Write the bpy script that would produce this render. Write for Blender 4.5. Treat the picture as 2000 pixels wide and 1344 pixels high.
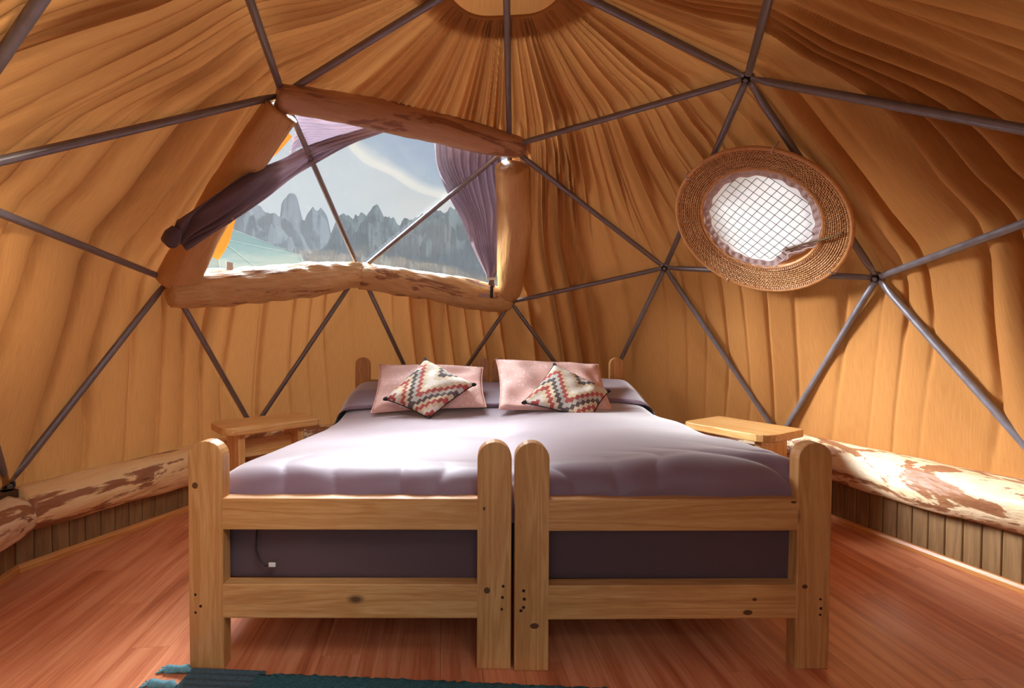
import bpy, bmesh, math, random
import numpy as np
from mathutils import Vector, Matrix
random.seed(7); rng = np.random.default_rng(7)
D2R = math.radians
SC = bpy.context.scene
COL = SC.collection
for o in list(bpy.data.objects): bpy.data.objects.remove(o)

# ------------------------------------------------------------------ camera
cam = bpy.data.cameras.new('camera'); camo = bpy.data.objects.new('camera', cam); COL.objects.link(camo)
rt = Vector((1, 0, .0041)); fw = Vector((0, .99975, -.0224)); rt.normalize(); fw.normalize()
up = rt.cross(fw).normalized()
camo.matrix_world = Matrix(((rt.x, up.x, -fw.x, -.0920), (rt.y, up.y, -fw.y, -1.9650), (rt.z, up.z, -fw.z, 1.0472), (0, 0, 0, 1)))
cam.sensor_width = 36; cam.lens = 942.73 * 36 / 2000; cam.shift_x = .030
cam.clip_start = .02; cam.clip_end = 5000
SC.camera = camo

# ------------------------------------------------------------------ colour management
SC.view_settings.view_transform = 'Standard'; SC.view_settings.look = 'None'
SC.view_settings.gamma = 1; SC.view_settings.use_curve_mapping = False
SC.view_settings.exposure = 0.0
SC.cycles.max_bounces = 8; SC.cycles.diffuse_bounces = 5; SC.cycles.transparent_max_bounces = 16
SC.cycles.volume_bounces = 0

# ------------------------------------------------------------------ node helper
def S(h):
    h = h.lstrip('#'); c = [int(h[i:i+2], 16) / 255 for i in (0, 2, 4)]
    return tuple(x / 12.92 if x <= .04045 else ((x + .055) / 1.055) ** 2.4 for x in c) + (1,)

class NT:
    def __init__(s, tree): s.t = tree; tree.nodes.clear()
    def n(s, typ, ins=None, **props):
        nd = s.t.nodes.new(typ)
        for k, v in props.items(): setattr(nd, k, v)
        if ins:
            for k, v in ins.items():
                sock = nd.inputs[k]
                if hasattr(v, 'is_output') or isinstance(v, bpy.types.NodeSocket): s.t.links.new(v, sock)
                elif isinstance(v, bpy.types.Node): s.t.links.new(v.outputs[0], sock)
                else: sock.default_value = v
        return nd
    def math(s, op, a, b=None, c=None):
        ins = {0: a}
        if b is not None: ins[1] = b
        if c is not None: ins[2] = c
        return s.n('ShaderNodeMath', ins, operation=op).outputs[0]
    def ramp(s, fac, stops, interp='LINEAR'):
        nd = s.n('ShaderNodeValToRGB', {0: fac}); cr = nd.color_ramp; cr.interpolation = interp
        while len(cr.elements) > 1: cr.elements.remove(cr.elements[-1])
        cr.elements[0].position = stops[0][0]; cr.elements[0].color = stops[0][1]
        for p, c in stops[1:]:
            e = cr.elements.new(p); e.color = c
        return nd.outputs[0]
    def mix(s, fac, a, b, blend='MIX'):
        nd = s.n('ShaderNodeMix', data_type='RGBA', blend_type=blend)
        for i, v in ((0, fac), (6, a), (7, b)):
            if isinstance(v, bpy.types.NodeSocket): s.t.links.new(v, nd.inputs[i])
            else: nd.inputs[i].default_value = v
        return nd.outputs[2]

def material(name):
    m = bpy.data.materials.new(name); m.use_nodes = True
    return m, NT(m.node_tree)

def bsdf(T, color, rough=.6, bump=None, bstr=.3, bdist=.01, **kw):
    ins = {'Base Color': color, 'Roughness': rough}; ins.update(kw)
    b = T.n('ShaderNodeBsdfPrincipled', ins)
    if bump is not None:
        bp = T.n('ShaderNodeBump', {'Height': bump, 'Strength': bstr, 'Distance': bdist})
        T.t.links.new(bp.outputs[0], b.inputs['Normal'])
    return b
def out(T, sh): T.n('ShaderNodeOutputMaterial', {'Surface': sh.outputs[0]})

# ------------------------------------------------------------------ world: pale overcast sky with a lenticular cloud
w = bpy.data.worlds.new('sky'); SC.world = w; w.use_nodes = True
T = NT(w.node_tree)
tc = T.n('ShaderNodeTexCoord'); sp = T.n('ShaderNodeSeparateXYZ', {0: tc.outputs['Generated']})
azi = T.math('MULTIPLY', T.math('ARCTAN2', sp.outputs[0], sp.outputs[1]), 57.2958)
ele = T.math('MULTIPLY', T.math('ARCSINE', sp.outputs[2]), 57.2958)
base = T.ramp(T.math('DIVIDE', ele, 90.0), [(0, S('E9E4DC')), (.09, S('EDE8DF')), (.16, S('E6E3DE')), (.235, S('BFCAD4')), (.45, S('A6BACF')), (1, S('9DB6D2'))])
ns = T.n('ShaderNodeTexNoise', {'Vector': tc.outputs['Generated'], 'Scale': 3.0, 'Detail': 6.0, 'Roughness': .55})
base = T.mix(T.ramp(ns.outputs[0], [(.42, (0, 0, 0, 1)), (.62, (1, 1, 1, 1))]), base, S('DCE2E6'))
da = T.math('ADD', azi, 1.5)
ex = T.math('DIVIDE', da, 17.0)
ey = T.math('DIVIDE', T.math('ADD', T.math('SUBTRACT', ele, 23.0), T.math('MULTIPLY', da, .13)), 8.2)
ns2 = T.n('ShaderNodeTexNoise', {'Vector': tc.outputs['Generated'], 'Scale': 14.0, 'Detail': 3.0})
e = T.math('ADD', T.math('SQRT', T.math('ADD', T.math('MULTIPLY', ex, ex), T.math('MULTIPLY', ey, ey))), T.math('MULTIPLY', T.math('SUBTRACT', ns2.outputs[0], .5), .12))
ccol = T.ramp(e, [(0, S('93A8C4')), (.55, S('9DB0C8')), (.82, S('B6C3D2')), (.93, S('FFF8EA')), (1.0, S('FBF4E8')), (1.12, S('DCDEDE'))])
cfac = T.ramp(e, [(.98, (1, 1, 1, 1)), (1.18, (0, 0, 0, 1))])
skyc = T.mix(cfac, base, ccol)
bg = T.n('ShaderNodeBackground', {'Color': skyc, 'Strength': .95})
T.n('ShaderNodeOutputWorld', {'Surface': bg.outputs[0]})

# ------------------------------------------------------------------ lights
def aim(o, target):
    d = Vector(target) - o.location
    o.rotation_euler = d.to_track_quat('-Z', 'Y').to_euler()
def area(name, loc, target, size, power, col, spread=180):
    l = bpy.data.lights.new(name, 'AREA'); l.shape = 'SQUARE'; l.size = size; l.energy = power; l.color = col; l.spread = D2R(spread)
    o = bpy.data.objects.new(name, l); COL.objects.link(o); o.location = loc; aim(o, target); return o
area('window_daylight', (-3.6, 6.9, 12.4), (-.1, .35, .6), 6.0, 420, (.93, .96, 1), 50)
area('window_low_daylight', (-1.8, 8.2, 8.0), (.0, -.3, .6), 3.2, 310, (.93, .96, 1), 50)
area('added_rear_fill', (-.55, -3.3, 1.9), (.15, .6, 1.0), 1.7, 4, (1, .97, .93))  # added weak fill lamp behind the camera, outside the unseen entrance
area('added_overhead_fill', (2.0, -4.4, 5.6), (-1.0, .5, .5), 2.6, 330, (1, .98, .95))  # added fill lamp shining down through an invented roof gap behind the camera
area('window_side_daylight', (-8.6, 3.3, 5.4), (1.5, .6, .8), 4.5, 680, (.95, .97, 1), 50)
sun = bpy.data.lights.new('sun', 'SUN'); sun.energy = 6.0; sun.angle = D2R(12); sun.color = (1, .93, .8)
suno = bpy.data.objects.new('sun', sun); COL.objects.link(suno); suno.rotation_euler = Vector((-.85, .34, -.36)).to_track_quat('-Z', 'Y').to_euler()

# ------------------------------------------------------------------ mesh helpers
def link(name, me, mat, parent=None, smooth=True, **props):
    if mat is not None: me.materials.append(mat)
    if smooth: me.polygons.foreach_set('use_smooth', np.ones(len(me.polygons), bool))
    o = bpy.data.objects.new(name, me); COL.objects.link(o)
    if parent is not None: o.parent = parent
    for k, v in props.items(): o[k] = v
    return o
def mesh(name, V, F, mat, parent=None, smooth=True, uv=None, **props):
    me = bpy.data.meshes.new(name); V = np.asarray(V, float)
    if isinstance(F, np.ndarray):
        k = F.shape[1]; me.vertices.add(len(V)); me.vertices.foreach_set('co', V.ravel())
        me.loops.add(F.size); me.loops.foreach_set('vertex_index', F.ravel().astype(np.int32))
        me.polygons.add(len(F)); me.polygons.foreach_set('loop_start', np.arange(0, F.size, k, dtype=np.int32))
        me.update(calc_edges=True)
    else: me.from_pydata([tuple(v) for v in V], [], F)
    if uv is not None:
        l = me.uv_layers.new(name='UVMap'); idx = np.empty(len(me.loops), np.int32); me.loops.foreach_get('vertex_index', idx)
        l.data.foreach_set('uv', np.asarray(uv, float)[idx].ravel())
    me.validate(); me.update()
    return link(name, me, mat, parent, smooth, **props)
def grid_faces(nu, nv, wrap=False, flip=False):
    u = np.arange(nu if wrap else nu - 1); v = np.arange(nv - 1)
    U, W = np.meshgrid(u, v, indexing='ij'); U = U.ravel(); W = W.ravel(); U1 = (U + 1) % nu
    F = np.stack([U * nv + W, U1 * nv + W, U1 * nv + W + 1, U * nv + W + 1], 1)
    return F[:, ::-1].copy() if flip else F
def bm_obj(name, bm, mat, parent=None, smooth=False, **props):
    me = bpy.data.meshes.new(name); bm.normal_update(); bm.to_mesh(me); bm.free()
    return link(name, me, mat, parent, smooth, **props)
def box_bm(lo, hi, bev=.004, seg=2):
    bm = bmesh.new(); bmesh.ops.create_cube(bm, size=1)
    lo = Vector(lo); hi = Vector(hi); c = (lo + hi) / 2; s = hi - lo
    for v in bm.verts: v.co = Vector((c.x + v.co.x * s.x, c.y + v.co.y * s.y, c.z + v.co.z * s.z))
    if bev: bmesh.ops.bevel(bm, geom=bm.edges[:], offset=bev, segments=seg, affect='EDGES', profile=.5)
    return bm
def prism_bm(poly, axis, a, b, bev=.003, seg=2):
    # poly: 2-D outline, extruded along axis from a to b
    bm = bmesh.new()
    def mk(p, t): return {'y': (p[0], t, p[1]), 'z': (p[0], p[1], t), 'x': (t, p[0], p[1])}[axis]
    va = [bm.verts.new(mk(p, a)) for p in poly]; vb = [bm.verts.new(mk(p, b)) for p in poly]
    n = len(poly); bm.faces.new(va); bm.faces.new(vb[::-1])
    for i in range(n): bm.faces.new((va[i], va[(i + 1) % n], vb[(i + 1) % n], vb[i]))
    bmesh.ops.recalc_face_normals(bm, faces=bm.faces)
    if bev:
        es = [e for e in bm.edges if e.calc_face_angle(0) > .6]
        bmesh.ops.bevel(bm, geom=es, offset=bev, segments=seg, affect='EDGES', profile=.5)
    return bm
def tube_arrays(path, rad, nseg=10, caps=True, sx=None, ref=None):
    P = np.asarray(path, float); n = len(P); R = np.full(n, rad, float) if np.isscalar(rad) else np.asarray(rad, float)
    Tn = np.gradient(P, axis=0); Tn /= np.linalg.norm(Tn, axis=1)[:, None]
    r0 = np.array(ref if ref is not None else ([0, 0, 1.] if abs(Tn[0][2]) < .9 else [1., 0, 0]))
    A = []; prev = r0
    for i in range(n):
        a = prev - Tn[i] * (prev @ Tn[i]); a /= np.linalg.norm(a); A.append(a); prev = a
    A = np.array(A); B = np.cross(Tn, A)
    th = np.linspace(0, 2 * np.pi, nseg, endpoint=False)
    s = np.ones(n) if sx is None else np.asarray(sx, float)
    V = P[None] + (np.cos(th)[:, None, None] * A[None] * (R * s)[None, :, None] + np.sin(th)[:, None, None] * B[None] * R[None, :, None])
    V = V.reshape(-1, 3); F = [list(f) for f in grid_faces(nseg, n, True)]
    if caps:
        F.append([i * n for i in range(nseg)]); F.append([i * n + n - 1 for i in range(nseg)][::-1])
    return V, F
def tube(name, path, rad, mat, parent=None, nseg=10, smooth=True, **kw):
    pk = {k: kw.pop(k) for k in ('caps', 'sx', 'ref') if k in kw}
    V, F = tube_arrays(path, rad, nseg, **pk)
    return mesh(name, V, F, mat, parent, smooth, **kw)
def empty(name, loc=(0, 0, 0), rz=0, **props):
    o = bpy.data.objects.new(name, None); COL.objects.link(o); o.location = loc; o.rotation_euler = (0, 0, rz); o.empty_display_size = .1
    for k, v in props.items(): o[k] = v
    return o
def thing(name, label, cat, loc=(0, 0, 0), rz=0, group=None):
    o = empty(name, loc, rz, label=label, category=cat)
    if group: o['group'] = group
    return o
def tag(o, label, cat, group=None, kind=None):
    o['label'] = label; o['category'] = cat
    if group: o['group'] = group
    if kind: o['kind'] = kind
    return o
class SinNoise:
    # smooth pseudo-random field: sum of sines
    def __init__(s, seed, dim, n=10, f0=1., f1=3.):
        r = np.random.default_rng(seed); d = r.normal(size=(n, dim)); d /= np.linalg.norm(d, axis=1)[:, None]
        s.k = d * r.uniform(f0, f1, (n, 1)); s.p = r.uniform(0, 6.28, n); s.a = 1 / np.sqrt(n / 2)
    def __call__(s, X): return np.sin(np.asarray(X) @ s.k.T + s.p).sum(-1) * s.a
def smooth(a, b, x):
    t = np.clip((x - a) / (b - a), 0, 1); return t * t * (3 - 2 * t)

# ------------------------------------------------------------------ materials
def mat_fabric():
    m, T = material('golden_gauze_lining')
    uv = T.n('ShaderNodeUVMap'); sp = T.n('ShaderNodeSeparateXYZ', {0: uv.outputs[0]})
    mp = T.n('ShaderNodeMapping', {0: uv.outputs[0], 3: (1, .05, 1)})
    n1 = T.n('ShaderNodeTexNoise', {'Vector': mp.outputs[0], 'Scale': 190., 'Detail': 2.})
    n2 = T.n('ShaderNodeTexNoise', {'Vector': uv.outputs[0], 'Scale': 320., 'Detail': 1.})
    n3 = T.n('ShaderNodeTexNoise', {'Vector': uv.outputs[0], 'Scale': 2.5, 'Detail': 3.})
    h = T.math('ADD', n1.outputs[0], T.math('MULTIPLY', n2.outputs[0], .5))
    col = T.mix(T.ramp(h, [(.2, (0, 0, 0, 1)), (1.3, (1, 1, 1, 1))]), S('9E693B'), S('BA824B'))
    col = T.mix(T.math('MULTIPLY', n3.outputs[0], .25), col, S('A97442'))
    bp = T.n('ShaderNodeBump', {'Height': h, 'Strength': .2, 'Distance': .002})
    d = T.n('ShaderNodeBsdfDiffuse', {'Color': col, 'Normal': bp.outputs[0]})
    t = T.n('ShaderNodeBsdfTranslucent', {'Color': T.mix(.5, col, S('C98A4E')), 'Normal': bp.outputs[0]})
    mx = T.n('ShaderNodeMixShader', {0: .06, 1: d.outputs[0], 2: t.outputs[0]})
    out(T, mx); return m
FABRIC = mat_fabric()
def mat_wood(name, c0, c1, c2, axis, scale=1., knots=.0, rough=.5, coat=0.):
    m, T = material(name); tc = T.n('ShaderNodeTexCoord'); oi = T.n('ShaderNodeObjectInfo')
    off = T.n('ShaderNodeVectorMath', {0: tc.outputs['Object'], 1: T.n('ShaderNodeVectorMath', {0: oi.outputs['Random'], 3: 7.3}, operation='SCALE').outputs[0]}, operation='ADD')
    st = {'x': (.06, 1, 1), 'y': (1, .06, 1), 'z': (1, 1, .06)}[axis]
    mp = T.n('ShaderNodeMapping', {0: off.outputs[0], 3: st})
    n1 = T.n('ShaderNodeTexNoise', {'Vector': mp.outputs[0], 'Scale': 16 * scale, 'Detail': 4., 'Distortion': .6})
    rings = T.math('SINE', T.math('MULTIPLY', n1.outputs[0], 42.))
    n2 = T.n('ShaderNodeTexNoise', {'Vector': mp.outputs[0], 'Scale': 260 * scale, 'Detail': 2.})
    n3 = T.n('ShaderNodeTexNoise', {'Vector': off.outputs[0], 'Scale': 3.5, 'Detail': 2.})
    f = T.math('ADD', T.math('MULTIPLY', rings, .13), T.math('ADD', T.math('MULTIPLY', n2.outputs[0], .5), T.math('MULTIPLY', n1.outputs[0], .35)))
    col = T.ramp(f, [(.12, c0), (.45, c1), (.8, c2)])
    col = T.mix(T.math('MULTIPLY', T.ramp(n3.outputs[0], [(.4, (0, 0, 0, 1)), (.7, (1, 1, 1, 1))]), .35), col, c0)
    if knots:
        mp2 = T.n('ShaderNodeMapping', {0: off.outputs[0], 3: {'x': (.55, 1, 1), 'y': (1, .55, 1), 'z': (1, 1, .55)}[axis]})
        v = T.n('ShaderNodeTexVoronoi', {'Vector': mp2.outputs[0], 'Scale': 5.2})
        k = T.ramp(T.math('ADD', v.outputs['Distance'], T.math('MULTIPLY', n1.outputs[0], .04)), [(.05, (1, 1, 1, 1)), (.085 * knots + .03, (0, 0, 0, 1))])
        col = T.mix(T.math('MULTIPLY', k, .85), col, S('3A2010'))
    b = bsdf(T, col, rough, n2.outputs[0], .12, .004)
    if coat: b.inputs['Coat Weight'].default_value = coat
    out(T, b); return m
PINE = {a: mat_wood('pine_' + a, S('B27842'), S('CA945A'), S('DDAE76'), a, knots=1., rough=.42) for a in 'xyz'}
BENCHW = {a: mat_wood('bench_pine_' + a, S('C88848'), S('E6B270'), S('F3CC92'), a, knots=1., rough=.35) for a in 'xyz'}
TRIMW = mat_wood('varnished_trim', S('B5703A'), S('CF8B4C'), S('DFA564'), 'x', rough=.35)
BOARDW = mat_wood('dull_brown_board', S('6F5030'), S('8A673F'), S('9C7A50'), 'z', scale=.8, rough=.55)
def mat_log(name, clean, clean2, bark, amount, axis_scale=(.22, 1, 1), sc=7., bumpy=.5):
    m, T = material(name); tc = T.n('ShaderNodeTexCoord'); oi = T.n('ShaderNodeObjectInfo')
    off = T.n('ShaderNodeVectorMath', {0: tc.outputs['Object'], 1: T.n('ShaderNodeVectorMath', {0: oi.outputs['Random'], 3: 5.1}, operation='SCALE').outputs[0]}, operation='ADD')
    mp = T.n('ShaderNodeMapping', {0: off.outputs[0], 3: axis_scale})
    n1 = T.n('ShaderNodeTexNoise', {'Vector': mp.outputs[0], 'Scale': sc, 'Detail': 6., 'Roughness': .62, 'Distortion': .9})
    n2 = T.n('ShaderNodeTexNoise', {'Vector': mp.outputs[0], 'Scale': 55., 'Detail': 4., 'Distortion': .3})
    v = T.n('ShaderNodeTexVoronoi', {'Vector': mp.outputs[0], 'Scale': 9.})
    c = T.mix(n2.outputs[0], clean, clean2)
    pat = T.math('ADD', n1.outputs[0], T.math('MULTIPLY', n2.outputs[0], .14))
    c = T.mix(T.ramp(pat, [(amount, (1, 1, 1, 1)), (amount + .035, (0, 0, 0, 1))]), c, T.mix(n2.outputs[0], bark, S('A87250')))
    kn = T.ramp(v.outputs['Distance'], [(.03, (1, 1, 1, 1)), (.075, (0, 0, 0, 1))])
    c = T.mix(T.math('MULTIPLY', kn, .8), c, S('5B3218'))
    h = T.math('ADD', T.math('MULTIPLY', n2.outputs[0], .6), n1.outputs[0])
    out(T, bsdf(T, c, .42, h, bumpy, .02)); return m
LOG_LOW = mat_log('peeled_log_low', S('E6B97D'), S('F2D3A0'), S('94603E'), .47)
LOG_PALE = mat_log('peeled_log_patchy', S('E9C692'), S('F8E6C6'), S('A06E4A'), .53, axis_scale=(.4, 1, 1), sc=9.)
LOG_ADZE = mat_log('rough_hewn_log', S('C89050'), S('E4BE86'), S('8E5C2C'), .47, axis_scale=(.2, 1, 1), sc=11., bumpy=1.)
LOG_SMOOTH = mat_log('smooth_varnished_log', S('C58F55'), S('D9A86E'), S('AA7546'), .36, axis_scale=(.25, 1, 1), sc=6., bumpy=.35)
LOG_RED = mat_log('reddish_barked_log', S('B98562'), S('C99C78'), S('84584A'), .52, axis_scale=(.2, 1, 1), sc=5., bumpy=.4)
def mat_metal():
    m, T = material('grey_steel_tube'); tc = T.n('ShaderNodeTexCoord')
    n = T.n('ShaderNodeTexNoise', {'Vector': tc.outputs['Object'], 'Scale': 30., 'Detail': 5.})
    c = T.mix(n.outputs[0], S('787277'), S('968F94'))
    out(T, bsdf(T, c, T.ramp(n.outputs[0], [(.3, (.3, .3, .3, 1)), (.7, (.5, .5, .5, 1))]), n.outputs[0], .08, .003, Metallic=.45)); return m
STEEL = mat_metal()
def mat_plain(name, col, rough=.6, nscale=0, var=None, bstr=.2, **kw):
    m, T = material(name)
    if nscale:
        tc = T.n('ShaderNodeTexCoord'); n = T.n('ShaderNodeTexNoise', {'Vector': tc.outputs['Object'], 'Scale': nscale, 'Detail': 4.})
        c = T.mix(n.outputs[0], col, var or col); b = bsdf(T, c, rough, n.outputs[0], bstr, .004, **kw)
    else: b = bsdf(T, col, rough, **kw)
    out(T, b); return m
DARK = mat_plain('dark_iron', S('1E1A1A'), .5)
def mat_cloth(name, c0, c1, scale=500., sheen=.3, rough=.75, trans=0., bstr=.25):
    m, T = material(name); tc = T.n('ShaderNodeTexCoord')
    n = T.n('ShaderNodeTexNoise', {'Vector': tc.outputs['Object'], 'Scale': scale, 'Detail': 2.})
    n2 = T.n('ShaderNodeTexNoise', {'Vector': tc.outputs['Object'], 'Scale': 5., 'Detail': 4.})
    c = T.mix(T.math('ADD', T.math('MULTIPLY', n.outputs[0], .5), T.math('MULTIPLY', n2.outputs[0], .5)), c0, c1)
    b = bsdf(T, c, rough, n.outputs[0], bstr, .002)
    b.inputs['Sheen Weight'].default_value = sheen
    if trans:
        t = T.n('ShaderNodeBsdfTranslucent', {'Color': c}); mx = T.n('ShaderNodeMixShader', {0: trans, 1: b.outputs[0], 2: t.outputs[0]}); out(T, mx)
    else: out(T, b)
    return m
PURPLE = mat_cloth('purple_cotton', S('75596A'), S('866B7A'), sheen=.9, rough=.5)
PURPLE_SHADED = mat_cloth('shaded_purple_sheet', S('4A353C'), S('573F47'))  # same purple bed cloth, with the shade between the rails put into its colour
CURTAIN = mat_cloth('purple_curtain', S('5E474E'), S('765E66'), trans=.14, sheen=.2)
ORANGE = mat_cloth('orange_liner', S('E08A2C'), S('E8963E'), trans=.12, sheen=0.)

# ------------------------------------------------------------------ dome frame nodes
ND = {k: np.array(v) for k, v in {'U': (0., 0., 2.552), 'R0': (.083, 1.154, 2.244), 'V0': (.147, 1.962, 1.301), 'M0': (1.195, 1.433, 1.512), 'R1': (1.125, .28, 2.225), 'V1': (1.901, .475, 1.334),
 'M1': (1.752, -.702, 1.501), 'R2': (.613, -.981, 2.223), 'V2': (1.042, -1.669, 1.336), 'M2': (-.131, -1.867, 1.509), 'R3': (-.756, -.886, 2.217), 'V3': (-1.265, -1.507, 1.336), 'M3': (-1.847, -.452, 1.516),
 'R4': (-1.073, .433, 2.215), 'V4': (-1.841, .738, 1.337), 'M4': (-.985, 1.587, 1.505), 'B0': (.848, 2.04, .364), 'B1': (1.858, 1.166, .374), 'B2': (2.166, -.153, .41), 'B3': (1.685, -1.415, .352),
 'B4': (.532, -2.135, .352), 'B5': (-.825, -2.04, .352), 'B6': (-1.866, -1.165, .352), 'B7': (-2.188, .154, .362), 'B8': (-1.692, 1.415, .367), 'B9': (-.526, 2.134, .299)}.items()}
CTR = np.array([0, 0, .352])
TRIS = []
for k in range(5):
    k1 = (k + 1) % 5
    TRIS.append(('U', f'R{k}', f'R{k1}'))
    TRIS += [(f'R{k}', f'M{k}', f'R{k1}'), (f'R{k}', f'V{k}', f'M{k}'), (f'R{k1}', f'M{k}', f'V{k1}')]
    b = [f'B{(2 * k - 1) % 10}', f'B{2 * k}', f'B{2 * k + 1}']
    TRIS += [(f'V{k}', b[0], b[1]), (f'V{k}', b[1], f'M{k}'), (f'M{k}', b[1], b[2]), (f'M{k}', b[2], f'V{k1}')]
EDGES = sorted({tuple(sorted((t[i], t[(i + 1) % 3]))) for t in TRIS for i in range(3)})
WINDOW = [('R4', 'M4', 'R0'), ('R4', 'V4', 'M4'), ('R0', 'M4', 'V0')]
ENTRY_AND_LIGHT_GAP = [('M2', 'B4', 'B5'), ('R2', 'M2', 'R3'), ('V2', 'B4', 'M2'), ('M2', 'B5', 'V3')]  # entrance panels, plus an unseen roof panel left open to admit fill light

# ------------------------------------------------------------------ structure: fabric lining
roots = {'ceiling': empty('ceiling', (0, 0, 0), kind='structure')}
for s in ('back', 'left', 'right', 'front'): roots['wall_' + s] = empty('wall_' + s, (0, 0, 0), kind='structure')
def side_of(p):
    a = math.degrees(math.atan2(p[0], p[1]))
    return 'wall_back' if abs(a) < 45 else ('wall_right' if 45 <= a < 135 else ('wall_left' if -135 < a <= -45 else 'wall_front'))
nz1 = SinNoise(1, 3, 12, 1.5, 5); nz2 = SinNoise(2, 3, 12, 2, 7); nz3 = SinNoise(3, 1, 14, 6, 40); nz4 = SinNoise(4, 1, 12, 4, 16); nz5 = SinNoise(5, 3, 14, 3, 9)
BAND3_AMP = {}
def folds(P, third):
    d = P - CTR; r = np.linalg.norm(d, axis=1); th = np.arccos(np.clip(d[:, 2] / r, -1, 1)); az = np.arctan2(d[:, 0], d[:, 1])
    c = np.stack([np.sin(az), np.cos(az), th * 1.0], 1)
    # lines sway a little as they come down
    az2 = az + .05 * np.sin(2.6 * th + 2.0 * az) * smooth(.5, 1.2, th) + .03 * nz1(c * .7) * smooth(.35, .9, th)
    def crease(ph, per, wid, seed, sharp):
        # per: metres between creases; random depth for every crease; narrow valley plus a soft roll on both sides
        x = ph / (2 * np.pi); k = np.round(x); u = np.abs(x - k)
        h = np.modf(np.abs(np.sin(k * 12.9898 + seed) * 43758.5453))[0]; dep = .42 + 1.35 * h ** 2
        m = u * per
        return dep * (sharp * np.exp(-(m / wid) ** 2) + (1 - sharp) * (1 - np.sin(np.pi * u) ** .8))
    st = np.sin(np.maximum(th, .02)) * 2.2 * 6.283
    p1 = st / 112; a1 = np.minimum(.13, 1.6 * p1) * smooth(.10, .16, th) * (1 - smooth(.56, .92, th)) * np.clip(.85 + .3 * nz2(c), .35, 1.3)
    ph1 = 112 * az2 + 1.5 * np.sin(11 * az2 + 1) + 1.2 * np.sin(17 * az2 + 2) + .9 * np.sin(29 * az2) + .5 * nz1(c)
    p2 = st / 76; a2 = .23 * smooth(.42, .70, th) * (1 - .35 * smooth(.95, 1.25, th)) * np.clip(.60 + .6 * nz5(c * np.array([1, 1, .4])), .18, 1.25)
    ph2 = 76 * az2 + 2.2 * np.sin(7 * az2 + .4) + 1.7 * np.sin(13 * az2 + 2.2) + 1.2 * np.sin(19 * az2) + .8 * nz2(c * .6)
    a3 = .030 * smooth(.5, .9, th); b3 = .5 + .5 * np.sin(25 * az2 + 1.5 * nz1(c))
    off = a1 * crease(ph1, p1, np.clip(p1 * .16, .004, .010), 1.3, .5) + a2 * crease(ph2, p2, .011, 4.7, .60) + a3 * (1 - b3) + .006 * nz5(c * 1.8)
    return off, az, th
def tri_grid(n):
    idx = {}; bc = []; F = []
    for i in range(n + 1):
        for j in range(n + 1 - i): idx[i, j] = len(bc); bc.append((1 - (i + j) / n, i / n, j / n))
    for i in range(n):
        for j in range(n - i):
            F.append((idx[i, j], idx[i + 1, j], idx[i, j + 1]))
            if i + j < n - 1: F.append((idx[i + 1, j], idx[i + 1, j + 1], idx[i, j + 1]))
    return np.array(bc), np.array(F)
grids = {}
for t in TRIS:
    if t in WINDOW or t in ENTRY_AND_LIGHT_GAP: continue
    A, B, C = (ND[k].copy() for k in t); cen = (A + B + C) / 3
    band = 1 if t[0] == 'U' else (3 if any(k[0] == 'B' for k in t) else 2)
    for k, X in zip(t, (A, B, C)):
        if k[0] == 'B': X[2] -= .10
    front = cen[1] < -.9
    n = 90 if band == 3 and front else 200
    if n not in grids: grids[n] = tri_grid(n)
    bc, F = grids[n]
    P = bc @ np.stack([A, B, C]); fl, az, th = folds(P, band == 3)
    hts = [2 * np.linalg.norm(np.cross(B - A, C - A)) / 2 / np.linalg.norm(e) for e in (C - B, C - A, B - A)]
    dist = np.min(bc * np.array(hts)[None], axis=1)
    if band == 3:
        onb = [i for i, k in enumerate(t) if k[0] == 'B']
    damp = .50 + .50 * smooth(0, .10, dist)
    key = (sum(ord(c) for c in ''.join(t)) * 7919) % 100 / 100
    amp = {1: 1., 2: .85, 3: .30 if t[0][0] == 'V' and t[1][0] == 'B' and t[2][0] == 'B' else (.35 if t[0][0] == 'M' and t[2][0] == 'B' else .85)}[band]
    ampm = 1 + (amp - 1) * smooth(0, .12, dist)
    sag = (.035 if band < 3 else .015) * smooth(0, .35, dist)
    nr = P - CTR; nr /= np.linalg.norm(nr, axis=1)[:, None]
    off = .021 + fl * damp * ampm - sag * .6
    P = P + nr * off[:, None]
    uv = np.stack([az * 1.9, th * 2.2], 1)
    nrm = np.cross(B - A, C - A)
    if nrm @ (cen - CTR) > 0: F = F[:, ::-1].copy()
    if band == 1: F = F[np.hypot(P[:, 0], P[:, 1])[F].min(1) > .276]
    if t == ('R1', 'V1', 'M0') or set(t) == {'R1', 'V1', 'M0'}:
        # round opening behind the wicker ring
        dd = P - np.array((1.408, .665, 1.664)); nn_ = np.array((-.661, -.365, -.655)); dd = dd - np.outer(dd @ nn_, nn_) / (nn_ @ nn_)
        F = F[np.linalg.norm(dd[F].mean(1), axis=1) > .298]
    mesh('fabric_panel', P, F, FABRIC, roots['ceiling'] if band == 1 else roots[side_of(cen)], uv=uv)
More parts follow.
